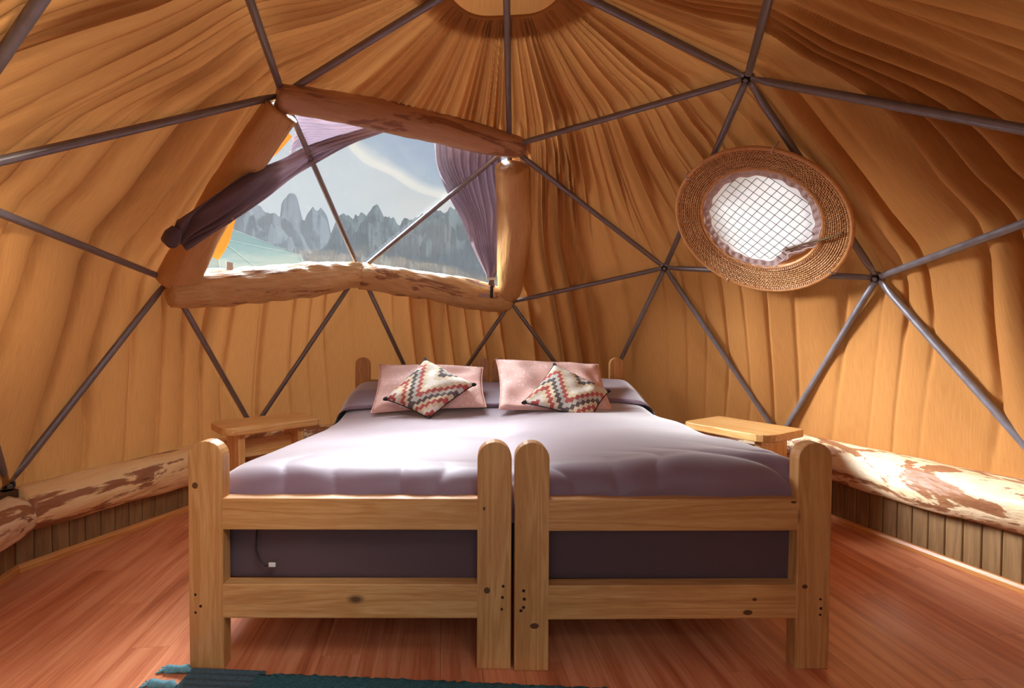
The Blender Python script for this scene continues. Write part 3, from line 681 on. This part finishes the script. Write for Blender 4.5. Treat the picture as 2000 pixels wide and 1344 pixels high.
# ------------------------------------------------------------------ beds
def arch(x0, x1, z0, z1, rise, n=12):
    P = [(x0, z0), (x1, z0)]
    for i in range(n + 1):
        a = math.pi * i / n; P.append(((x0 + x1) / 2 + (x1 - x0) / 2 * math.cos(a), z1 - rise + rise * math.sin(a)))
    return P
HOLE = mat_plain('dark_screw_hole', S('2A160C'), .8)
KNOT = mat_plain('dark_knot', S('4A2A14'), .6, 90, S('6E4522'))
def bed(x0, y0, w_, rz, label, hl, hz, screws, knots):
    r = thing('single_bed', label, 'bed', (x0, y0, 0), rz)
    pwid = .106
    # foot posts, head posts (local: x across, y towards the head)
    for (a, b) in ((0, pwid), (w_ - pwid, w_)):
        bm_obj('post', prism_bm(arch(a, b, 0, .712, .052), 'y', 0, .046, bev=.003), PINE['z'], r, smooth=False)
    for (a, b) in ((hl[0], hl[0] + .104), (hl[1] - .104, hl[1])):
        bm_obj('post', prism_bm(arch(a, b, 0, hz, .05), 'y', 2.02, 2.064, bev=.003), PINE['z'], r, smooth=False)
    bm_obj('rail', box_bm((pwid - .012, .001, .437), (w_ - pwid + .012, .045, .535), .003), PINE['x'], r, label='upper foot rail')
    bm_obj('rail', box_bm((pwid - .012, .001, .160), (w_ - pwid + .012, .045, .267), .003), PINE['x'], r, label='lower foot rail')
    bm_obj('rail', box_bm((hl[0] + .09, 2.024, .60), (hl[1] - .09, 2.062, .705), .003), PINE['x'], r, label='head rail')
    bm_obj('rail', box_bm((hl[0] + .09, 2.024, .20), (hl[1] - .09, 2.062, .30), .003), PINE['x'], r, label='lower head rail')
    for xx in (.012, w_ - .040):
        bm_obj('side_rail', box_bm((xx, .046, .165), (xx + .028, 2.022, .262), .003), PINE['y'], r)
    for i in range(11):
        bm_obj('slat', box_bm((.04, .10 + i * .178, .232), (w_ - .04, .17 + i * .178, .250), .002), PINE['x'], r)
    for (xx, zz, rad) in screws:
        tube('screw_hole', [(xx, -.0006, zz), (xx, .006, zz)], rad, HOLE, r, nseg=10)
    for (xx, zz, ra, rb) in knots:
        kv = [(xx + ra * math.cos(a) * k, -.0005 - .0006 * (1 - k), zz + rb * math.sin(a) * k) for k in (1., .5) for a in np.linspace(0, 2 * math.pi, 14, endpoint=False)]
        mesh('knot', kv, [[i, (i + 1) % 14, 14 + (i + 1) % 14, 14 + i] for i in range(14)] + [list(range(14, 28))], KNOT, r)
    return r
bed(-.993, -.490, .997, D2R(.35), 'left pine single bed frame with rounded posts and two foot rails', (-.0, .972), .868, [(.020, .235, .004), (.036, .199, .0045), (.020, .179, .004), (.972, .262, .0045), (.970, .227, .0045), (.968, .190, .004)], [(.022, .575, .009, .010), (.922, .249, .010, .010), (.912, .505, .004, .006)])
bed(.014, -.492, .985, D2R(.85), 'right pine single bed frame with dark knots and two foot rails', (.006, .965), .872, [(.028, .252, .005), (.030, .226, .005), (.028, .200, .005), (.020, .190, .005), (.955, .222, .004), (.957, .193, .0045), (.955, .173, .004)], [(.062, .142, .014, .009), (.727, .181, .015, .008), (.905, .262, .009, .007), (.748, .222, .007, .005), (.865, .527, .009, .004)])
# mattresses
def mattress(x0, x1, y0, y1, z0, z1, label, seed):
    nu, nv = 90, 40; r = .05; per = []
    t = np.linspace(0, 2 * np.pi, nu, endpoint=False)
    hx, hy = (x1 - x0) / 2, (y1 - y0) / 2
    def sq(c, p=.12): return np.sign(c) * np.abs(c) ** p
    X = hx * sq(np.cos(t)); Y = hy * sq(np.sin(t)); v = np.linspace(-1, 1, nv); nz = SinNoise(seed, 3, 12, 5, 16)
    pr = np.concatenate([[0.0], (1 - np.abs(v[1:-1]) ** 8) ** .125, [0.0]])
    zc = (z0 + z1) / 2 + (z1 - z0) / 2 * v
    sc_ = 1 - .035 * (1 - pr); sc_[0] = sc_[-1] = .0
    V = np.stack([X[:, None] * sc_[None], Y[:, None] * sc_[None], np.broadcast_to(zc, (nu, nv))], -1)
    V += (.004 * nz(V * 1.))[..., None] * np.array([1, 1, .3])
    o = mesh('mattress', (V + np.array([(x0 + x1) / 2, (y0 + y1) / 2, 0])).reshape(-1, 3), grid_faces(nu, nv, True), PURPLE_SHADED); tag(o, label, 'mattress')
mattress(-.975, -.005, -.438, 1.52, .254, .50, 'purple-sheeted mattress coloured dark for shade in the left bed, seen between its foot rails', 41)
mattress(.015, .985, -.438, 1.52, .254, .50, 'purple-sheeted mattress coloured dark for shade in the right bed, seen between its foot rails', 42)
# bedspread over both beds
nzd = SinNoise(51, 2, 12, 2, 6); nze = SinNoise(52, 2, 14, 6, 16); nzl = SinNoise(53, 2, 10, 1.2, 3)
def top_z(x, y):
    z = np.interp(y, [-.50, -.30, -.05, .3, .6, .9, 1.12, 1.3, 1.5], [.600, .606, .590, .568, .556, .556, .578, .635, .672])
    z = z + .022 * np.clip(x, -1, 1) + .022 * np.cos(np.clip((np.abs(x) - .5) / .5, -1, 1) * np.pi / 2) * (1 - .3 * smooth(.2, 1., y)) - .012 * np.exp(-(x / .07) ** 2) * (1 - smooth(.3, .8, y))
    c = np.stack([x * 1.5, y * 1.5], -1)
    return z + .006 * nzl(c) + .003 * nzd(c * 2)
def creases(x, y):
    e = np.exp(-np.maximum(y + .445, 0) / .085)
    ph = np.where(x > 0, 30 * x + 34 * (y + .44), 34 * x - 9 * (y + .44)) + 2.2 * nze(np.stack([x * 1.0, y * 2], -1))
    amp = np.where(x > 0, .019, .012) * (.6 + .4 * nzd(np.stack([x * 2, x * 0], -1)))
    return amp * e * (np.abs(np.sin(ph / 2 + .3)) ** .7 * 1.6 - .9)
def spread_mesh(name, xl, xr, y0, y1, hem, mat, parent, lift=0., front_drop=.05, nx=300, ny=320, rad=.10, front_r=.085, under=.0):
    # parameter s across (drop - top - drop), t along (front drop - top)
    arc = np.pi / 2 * rad
    S_ = np.linspace(-1, 1, nx); W = (xr - xl) / 2 - rad; tot = W + arc + hem; q = S_ * tot; a = np.abs(q); sg = np.sign(q)
    th = np.clip((a - W) / rad, 0, np.pi / 2); dn = np.maximum(a - W - arc, 0)
    xo = sg * (np.minimum(a, W) + rad * np.sin(th)); dz = rad * (1 - np.cos(th)) + dn
    xo = xo + (xl + xr) / 2
    arf = np.pi / 2 * front_r; Tn = np.linspace(0, 1, ny) ** 1.35; ln = y1 - y0 - front_r; totl = ln + arf + front_drop
    p = totl * (1 - Tn)   # from head (t=1 -> p=0) to front
    p = p[::-1]; Lq = p
    thf = np.clip((Lq - ln) / front_r, 0, np.pi / 2); dnf = np.maximum(Lq - ln - arf, 0)
    yo = y1 - (np.minimum(Lq, ln) + front_r * np.sin(thf)); dzf = front_r * (1 - np.cos(thf)) + dnf
    X, Y = np.meshgrid(xo, yo, indexing='ij'); DZ, DF = np.meshgrid(dz, dzf, indexing='ij')
    Z = top_z(X, np.maximum(Y, y0)) + lift - np.sqrt(DZ ** 2 + DF ** 2) - .0
    Z += creases(X, Y) * (DZ < .06)
    # side drape swings outwards a little
    drop = np.clip((DZ - rad * .9) / max(hem, .01), 0, 1)
    sgn = np.sign(X - (xl + xr) / 2)
    X = X + sgn * (  .030 * np.sin(np.pi * np.clip(drop, 0, 1)) + .010 * nze(np.stack([Y * 1.2, X * 0], -1)) * drop)
    Y = Y - .012 * np.clip(DF / .08, 0, 1) * (1 + .6 * np.sin(21 * X)) * (DZ < .03)
    return X, Y, Z
bs = thing('bedspread', 'plain purple bedspread spread across both beds and hanging over the sides', 'bedspread')
X, Y, Z = spread_mesh('s', -.985, .985, -.437, 1.50, .17, None, None)
Vv = np.stack([X, Y, Z], -1)
mesh('cover', Vv.reshape(-1, 3), grid_faces(*X.shape), PURPLE, bs)
def fold_band():
    X, Y, Z = spread_mesh('f', -.992, .992, 1.10, 1.505, .16, None, None, lift=.030, front_drop=.004, nx=180, ny=50, rad=.10, front_r=.02)
    Y = Y + .02 * np.sin(3 * X) - .10 * np.clip((np.abs(X) - .72) / .3, 0, 1) ** 1.5
    return mesh('turned_down_hem', np.stack([X, Y, Z], -1).reshape(-1, 3), grid_faces(*X.shape), PURPLE, bs, label='thick fold of the bedspread across the head end')
fold_band()

# ------------------------------------------------------------------ pillows and cushions
def cushion(name, c00, c10, c11, c01, thick, mat, label, cat, seed, pinch=.10, n=40, power=.42, wr=.004, corner_mat=None, group=None):
    C = [np.array(c, float) for c in (c00, c10, c11, c01)]; cen = sum(C) / 4
    nrm = np.cross(C[1] - C[0], C[3] - C[0]); nrm /= np.linalg.norm(nrm)
    if nrm[1] > 0: nrm = -nrm
    u = np.linspace(-1, 1, n); U, W = np.meshgrid(u, u, indexing='ij')
    U2 = U * (1 - pinch * (1 - W ** 2) * np.abs(U)); W2 = W * (1 - pinch * (1 - U ** 2) * np.abs(W))
    a, b = (U2 + 1) / 2, (W2 + 1) / 2
    P = (C[0][None, None] * ((1 - a) * (1 - b))[..., None] + C[1] * (a * (1 - b))[..., None] + C[2] * (a * b)[..., None] + C[3] * ((1 - a) * b)[..., None])
    T_ = thick * (np.clip((1 - U ** 2) * (1 - W ** 2), 0, 1)) ** power
    nz = SinNoise(seed, 2, 14, 2, 8); c = np.stack([U * 1.5, W * 1.5], -1)
    edge = 1 - np.maximum(np.abs(U), np.abs(W))
    wrk = wr * nz(c) * np.clip(edge * 6, 0, 1)
    root = thing(name, label, cat, tuple(cen), group=group)
    P0 = P - cen; F = grid_faces(n, n)
    A = P0 + nrm * (T_ + wrk)[..., None]; B = P0 - nrm * (T_ * .8)[..., None]
    uv = np.stack([(U + 1) / 2, (W + 1) / 2], -1).reshape(-1, 2)
    V = np.concatenate([A.reshape(-1, 3), B.reshape(-1, 3)]); FF = np.concatenate([F, F[:, ::-1] + n * n])
    o = mesh('cover', V, FF, mat, root, uv=np.concatenate([uv, uv]))
    bmx = bmesh.new(); bmx.from_mesh(o.data); bmesh.ops.remove_doubles(bmx, verts=bmx.verts, dist=.0004); bmesh.ops.recalc_face_normals(bmx, faces=bmx.faces); bmx.to_mesh(o.data); bmx.free()
    o.data.polygons.foreach_set('use_smooth', np.ones(len(o.data.polygons), bool))
    # piped seam around the edge
    ring_ = [P0[i, 0] for i in range(n)] + [P0[n - 1, j] for j in range(1, n)] + [P0[i, n - 1] for i in range(n - 2, -1, -1)] + [P0[0, j] for j in range(n - 2, -1, -1)]
    tube('seam', ring_, .0035, corner_mat or mat, root, nseg=6, caps=False)
    if corner_mat is not None:
        for ii, jj in ((0, 0), (-1, 0), (-1, -1), (0, -1)):
            d = P0[ii, jj] / np.linalg.norm(P0[ii, jj]); tube('corner_tuft', [P0[ii, jj] - d * .022, P0[ii, jj] - d * .006, P0[ii, jj] + d * .008], [.012, .013, .006], corner_mat, root, nseg=8)
    return root
def mat_pink():
    m, T = material('pink_patterned_cotton'); uv = T.n('ShaderNodeUVMap')
    mp = T.n('ShaderNodeMapping', {0: uv.outputs[0], 3: (1.5, 1, 1)})
    v = T.n('ShaderNodeTexVoronoi', {'Vector': mp.outputs[0], 'Scale': 26.})
    n = T.n('ShaderNodeTexNoise', {'Vector': uv.outputs[0], 'Scale': 6., 'Detail': 3.})
    f = T.math('MULTIPLY', T.ramp(v.outputs['Distance'], [(.28, (1, 1, 1, 1)), (.40, (0, 0, 0, 1))]), T.ramp(n.outputs[0], [(.42, (0, 0, 0, 1)), (.6, (1, 1, 1, 1))]))
    c = T.mix(f, T.mix(n.outputs[0], S('E2AFA2'), S('EDC4B8')), S('F6E2D8'))
    n2 = T.n('ShaderNodeTexNoise', {'Vector': uv.outputs[0], 'Scale': 30., 'Detail': 3.})
    out(T, bsdf(T, c, .75, n2.outputs[0], .25, .006)); return m
PINK = mat_pink()
def mat_kilim(name, off):
    m, T = material(name); uv = T.n('ShaderNodeUVMap'); sp = T.n('ShaderNodeSeparateXYZ', {0: uv.outputs[0]})
    us = T.math('FLOOR', T.math('MULTIPLY', sp.outputs[0], 18.))
    zig = T.math('MULTIPLY', T.math('PINGPONG', T.math('ADD', us, off[0]), 7.57), .773)
    vv = T.math('ADD', T.math('SUBTRACT', T.math('MULTIPLY', sp.outputs[1], 9.4), zig), off[1])
    idx = T.math('FLOOR', vv)
    md = T.math('DIVIDE', T.math('ADD', T.math('FLOORED_MODULO', idx, 14.), .5), 14.)
    W_, G_, Bn, Rd, Cr = S('EFE6D6'), S('C9C6BA'), S('4A383C'), S('B8352C'), S('E2CFA8')
    seq = [Bn, G_, Rd, Cr, W_, W_, Cr, Bn, G_, Rd, W_, Cr, Rd, Cr]
    c = T.ramp(md, [(i / 14, x) for i, x in enumerate(seq)], 'CONSTANT')
    wv = T.math('SINE', T.math('MULTIPLY', sp.outputs[1], 520.))
    n = T.n('ShaderNodeTexNoise', {'Vector': uv.outputs[0], 'Scale': 70., 'Detail': 2.})
    c = T.mix(.14, c, T.ramp(n.outputs[0], [(.3, (.1, .08, .07, 1)), (.7, (.9, .85, .8, 1))]))
    out(T, bsdf(T, c, .85, T.math('ADD', wv, n.outputs[0]), .3, .004)); return m
TUFT = mat_plain('dark_wool', S('2E2326'), .9)
cushion('pillow', (-.755, .93, .565), (-.060, .97, .598), (-.078, 1.345, .812), (-.790, 1.335, .830), .060, PINK, 'pink patterned pillow leaning on the left headboard', 'pillow', 61, pinch=.05, wr=.007)
cushion('pillow', (.018, .95, .586), (.715, .93, .562), (.712, 1.345, .836), (.010, 1.335, .868), .060, PINK, 'pink patterned pillow leaning on the right headboard', 'pillow', 62, pinch=.05, wr=.007)
cushion('kilim_cushion', (-.668, .90, .652), (-.392, .80, .555), (-.130, 1.03, .728), (-.452, 1.13, .880), .062, mat_kilim('kilim_a', (-9.36 + 30.28, .5)), 'zigzag kilim cushion standing on its corner against the left pillow', 'cushion', 63, pinch=.06, corner_mat=TUFT)
cushion('kilim_cushion', (.160, .93, .630), (.540, .80, .552), (.705, 1.03, .690), (.380, 1.15, .848), .062, mat_kilim('kilim_b', (-10.3 + 30.28, .9)), 'zigzag kilim cushion tilted against the right pillow', 'cushion', 64, pinch=.06, corner_mat=TUFT)

# ------------------------------------------------------------------ bedside benches
def bench(c, ang, hl, hw, z, label, legs, cham):
    r = thing('bench', label, 'bench', (c[0], c[1], 0), ang)
    q = []
    for sx, sy in ((1, 1), (-1, 1), (-1, -1), (1, -1)):
        k = cham[(sx, sy)]; cx, cy = sx * (hl - k), sy * (hw - k)
        a0 = {(1, 1): 0, (-1, 1): 90, (-1, -1): 180, (1, -1): 270}[sx, sy]
        q += [(cx + k * math.cos(D2R(a0 + t)), cy + k * math.sin(D2R(a0 + t))) for t in (0, 18, 36, 54, 72, 90)]
    bm_obj('bench_top', prism_bm(q, 'z', z - .042, z, bev=.006, seg=3), BENCHW['x'], r)
    for x in legs: bm_obj('leg', box_bm((x - .018, -hw * .72, 0), (x + .018, hw * .72, z - .042), .004), BENCHW['z'], r)
    bm_obj('stretcher', box_bm((legs[0] + .018, -.014, z - .20), (legs[1] - .018, .014, z - .10), .003), BENCHW['x'], r)
    return r
bench((-1.362, .872), D2R(42.5), .262, .160, .530, 'small pine bench to the left of the bed, against the window wall', (-.165, .165), {(1, 1): .02, (-1, 1): .05, (-1, -1): .09, (1, -1): .02})
bench((1.392, .775), D2R(-58), .250, .186, .530, 'small knotty pine bench to the right of the bed', (-.165, .165), {(1, 1): .03, (-1, 1): .03, (-1, -1): .05, (1, -1): .10})

# ------------------------------------------------------------------ rug
def mat_rug():
    m, T = material('teal_rug_pile'); tc = T.n('ShaderNodeTexCoord')
    n = T.n('ShaderNodeTexNoise', {'Vector': tc.outputs['Object'], 'Scale': 260., 'Detail': 3.}); n2 = T.n('ShaderNodeTexNoise', {'Vector': tc.outputs['Object'], 'Scale': 30., 'Detail': 3.})
    c = T.mix(n.outputs[0], S('1F4650'), S('4D8A92')); c = T.mix(T.math('MULTIPLY', n2.outputs[0], .5), c, S('2C5C66'))
    out(T, bsdf(T, c, .95, n.outputs[0], 1., .012)); return m
RUGM = mat_rug()
rug = thing('rug', 'teal woven rug with knotted fringe at the foot of the beds', 'rug', (-.98, -.497, 0), D2R(-3.2))
nx, ny = 150, 110; xs = np.linspace(.22, 1.45, nx); ys = np.linspace(-.95, -.004, ny); Xg, Yg = np.meshgrid(xs, ys, indexing='ij')
nzr = SinNoise(71, 2, 12, 20, 60); Yg = Yg + .006 * nzr(np.stack([Xg, Xg * 0], -1)) * (Yg > -.02)
ed = np.minimum(1, np.minimum((-.004 - Yg) / .012, 1))
Zg = .002 + .014 * np.clip(ed, 0, 1) ** .5 + .0018 * nzr(np.stack([Xg * 6, Yg * 6], -1))
mesh('pile', np.stack([Xg, Yg, Zg], -1).reshape(-1, 3), grid_faces(nx, ny), RUGM, rug)
WEB = mat_plain('blue_grey_webbing', S('2B3A44'), .95, 120, S('506874'), bstr=.8)
nx, ny = 40, 260; Xg, Yg = np.meshgrid(np.linspace(.0, .235, nx), np.linspace(-.95, .004, ny), indexing='ij')
Zg = .007 + .0035 * np.sin(Xg * 260) * np.sin(Yg * 260 + 1.5 * np.sign(np.sin(Xg * 260)))
mesh('woven_end', np.stack([Xg, Yg, Zg], -1).reshape(-1, 3), grid_faces(nx, ny), WEB, rug, label='flat woven blue grey end strip')
TASS = mat_plain('teal_yarn', S('3F7686'), .9, 90, S('7FB0BC'), bstr=.8)
rr2 = random.Random(5)
for i in range(14):
    y = -.012 - i * .068; d = rr2.uniform(-.35, .35); L_ = rr2.uniform(.055, .085)
    pts = [(.004, y, .010), (-.012, y + .004 * d, .016), (-.03, y + .02 * d, .012), (-L_, y + .06 * d, .007)]
    t0 = tube('tassel', pts, [.006, .013, .010, .013], TASS, rug, nseg=8)
    for s in range(3):
        tube('yarn', [(-L_ + .004, y + .06 * d, .008), (-L_ - .012, y + .06 * d + (s - 1) * .007, .006), (-L_ - .025, y + .06 * d + (s - 1) * .014, .003)], [.005, .0045, .002], TASS, t0, nseg=5)

# ------------------------------------------------------------------ cable under the left bed
cb = thing('power_cable', 'thin black cable with a white tag hanging inside the foot of the left bed', 'cable')
tube('cord', [(-.800, -.452, .43), (-.802, -.453, .36), (-.790, -.453, .325), (-.770, -.455, .308), (-.752, -.456, .313)], .003, DARK, cb, nseg=6)
bm_obj('tag', box_bm((-.760, -.461, .307), (-.738, -.455, .321), .002), STRAPW, cb, label='small white tag')

# ------------------------------------------------------------------ outside: ground, mountains, neighbouring tent
ground_m = mat_plain('dry_grass', S('46523A'), .95, .3, S('5C6250'))
bm_obj('ground', box_bm((-900, -60, -1.4), (900, 1300, -.9), 0), ground_m, None, kind='structure')
def mountain(name, prof, D, depth, mat, label, cat, seed, rough, foot=0., nu=260, nv=40):
    az = np.radians([p[0] for p in prof]); el = np.radians([p[1] for p in prof]); t = np.linspace(az[0], az[-1], nu)
    zt = 1.05 + D * np.tan(np.interp(t, az, el))
    v = np.linspace(-1, 1, nv); nz = SinNoise(seed, 2, 18, 3, 14); nf = SinNoise(seed + 1, 2, 18, 20, 60)
    Tt, Vv_ = np.meshgrid(t, v, indexing='ij'); rd = D + depth * Vv_
    c = np.stack([Tt * 11, Vv_ * 5.5], -1)
    fall = np.clip(1 - np.abs(Vv_) ** 1.15, 0, 1)
    Zz = -1.2 + (zt[:, None] + 1.2) * fall * np.minimum(1, 1 - np.minimum(np.abs(Vv_) * 3, 1) * rough * (.25 + nz(c) * .20 + nf(c) * .07))
    rd = rd + rough * depth * .25 * nz(c * 1.3) * (1 - fall * .6)
    P = np.stack([-.09 + rd * np.sin(Tt), -1.96 + rd * np.cos(Tt), Zz], -1)
    o = mesh(name, P.reshape(-1, 3), grid_faces(nu, nv), mat); tag(o, label, cat, kind='thing'); return o
def px(x, y): return (math.degrees(math.atan((x - 940) / 942.7)), math.degrees(math.atan((650.9 - y) / math.hypot(942.7, x - 940))))
ROCK = mat_plain('grey_granite', S('3E4654'), .9, .09, S('5C6674'), bstr=.6)
FOREST = mat_plain('dark_forest_slope', S('2A383C'), .95, .15, S('42545A'), bstr=.8)
mountain('rock_tower_massif', [px(*p) for p in [(380, 440), (520, 440), (540, 436), (548, 425), (551, 400), (556, 390), (561, 386), (564, 380), (569, 377), (577, 378), (581, 384), (584, 394), (588, 412), (592, 428), (596, 430), (600, 418), (606, 411), (612, 404), (617, 412), (622, 414), (627, 408), (633, 414), (638, 419), (642, 430), (645, 446), (649, 462), (656, 474), (680, 486), (760, 500)]], 520, 130, ROCK, 'three pale granite towers rising on the skyline left of the window strut', 'mountain', 81, .35)
mountain('rocky_hill', [px(*p) for p in [(250, 470), (380, 440), (440, 424), (462, 415), (484, 401), (497, 395), (511, 402), (522, 416), (545, 424), (571, 437), (590, 454), (609, 477), (640, 500), (690, 515)]], 300, 110, ROCK, 'rounded rocky hill in front of the granite towers', 'mountain', 83, .6)
jag = []
rj = random.Random(9)
for (x0, y0), (x1, y1) in zip([(600, 500), (640, 476), (652, 452), (662, 428), (668, 420), (698, 421), (720, 419), (738, 416), (749, 422), (765, 431), (781, 437), (806, 429), (828, 420), (855, 412), (886, 408), (905, 410)], [(640, 476), (652, 452), (662, 428), (668, 420), (698, 421), (720, 419), (738, 416), (749, 422), (765, 431), (781, 437), (806, 429), (828, 420), (855, 412), (886, 408), (905, 410), (1080, 380)]):
    n = max(1, int((x1 - x0) / 4))
    for i in range(n): jag.append(px(x0 + (x1 - x0) * i / n, y0 + (y1 - y0) * i / n + (rj.uniform(-2.6, 2.6) if x0 > 660 else 0)))
mountain('forested_ridge', jag, 230, 120, FOREST, 'long forested ridge under the cloud in the right window pane', 'mountain', 85, .5, nu=420)
# hazy air between the tent and the mountains
hz, T = material('blue_haze')
vs = T.n('ShaderNodeVolumeScatter', {'Color': (.86, .93, 1, 1), 'Density': .0018, 'Anisotropy': .1})
T.n('ShaderNodeOutputMaterial', {'Volume': vs.outputs[0]})
hb = bm_obj('haze', box_bm((-880, 40, -1.3), (880, 1250, 55), 0), hz, None, kind='stuff'); hb['label'] = 'blue morning haze lying between tent and mountains'; hb['category'] = 'haze'
# neighbouring dome tent
tent = thing('dome_tent', 'pale green neighbouring dome tent behind the left window pane', 'tent', (-6.3, 9.2, -1.0))
TENT = mat_plain('pale_green_canvas', S('577270'), .8, 3., S('657F7D'))
TR = 3.6
tn = {}
for k in ND: tn[k] = (ND[k] - CTR) / 2.2 * TR * np.array([1, 1, 1.27]) + np.array([0, 0, .0])
for t in TRIS:
    q = [tn[k] for k in t]; c = sum(q) / 3
    if c[1] > .8: continue
    mesh('canvas_panel', q, [[0, 1, 2]], TENT, tent, smooth=False)
SEAM = mat_plain('pale_seam', S('8FA3A1'), .7)
for a, b in EDGES:
    if (tn[a] + tn[b])[1] > 1.6: continue
    tube('seam', [tn[a] * 1.003, tn[b] * 1.003], .009, SEAM, tent, nseg=5)
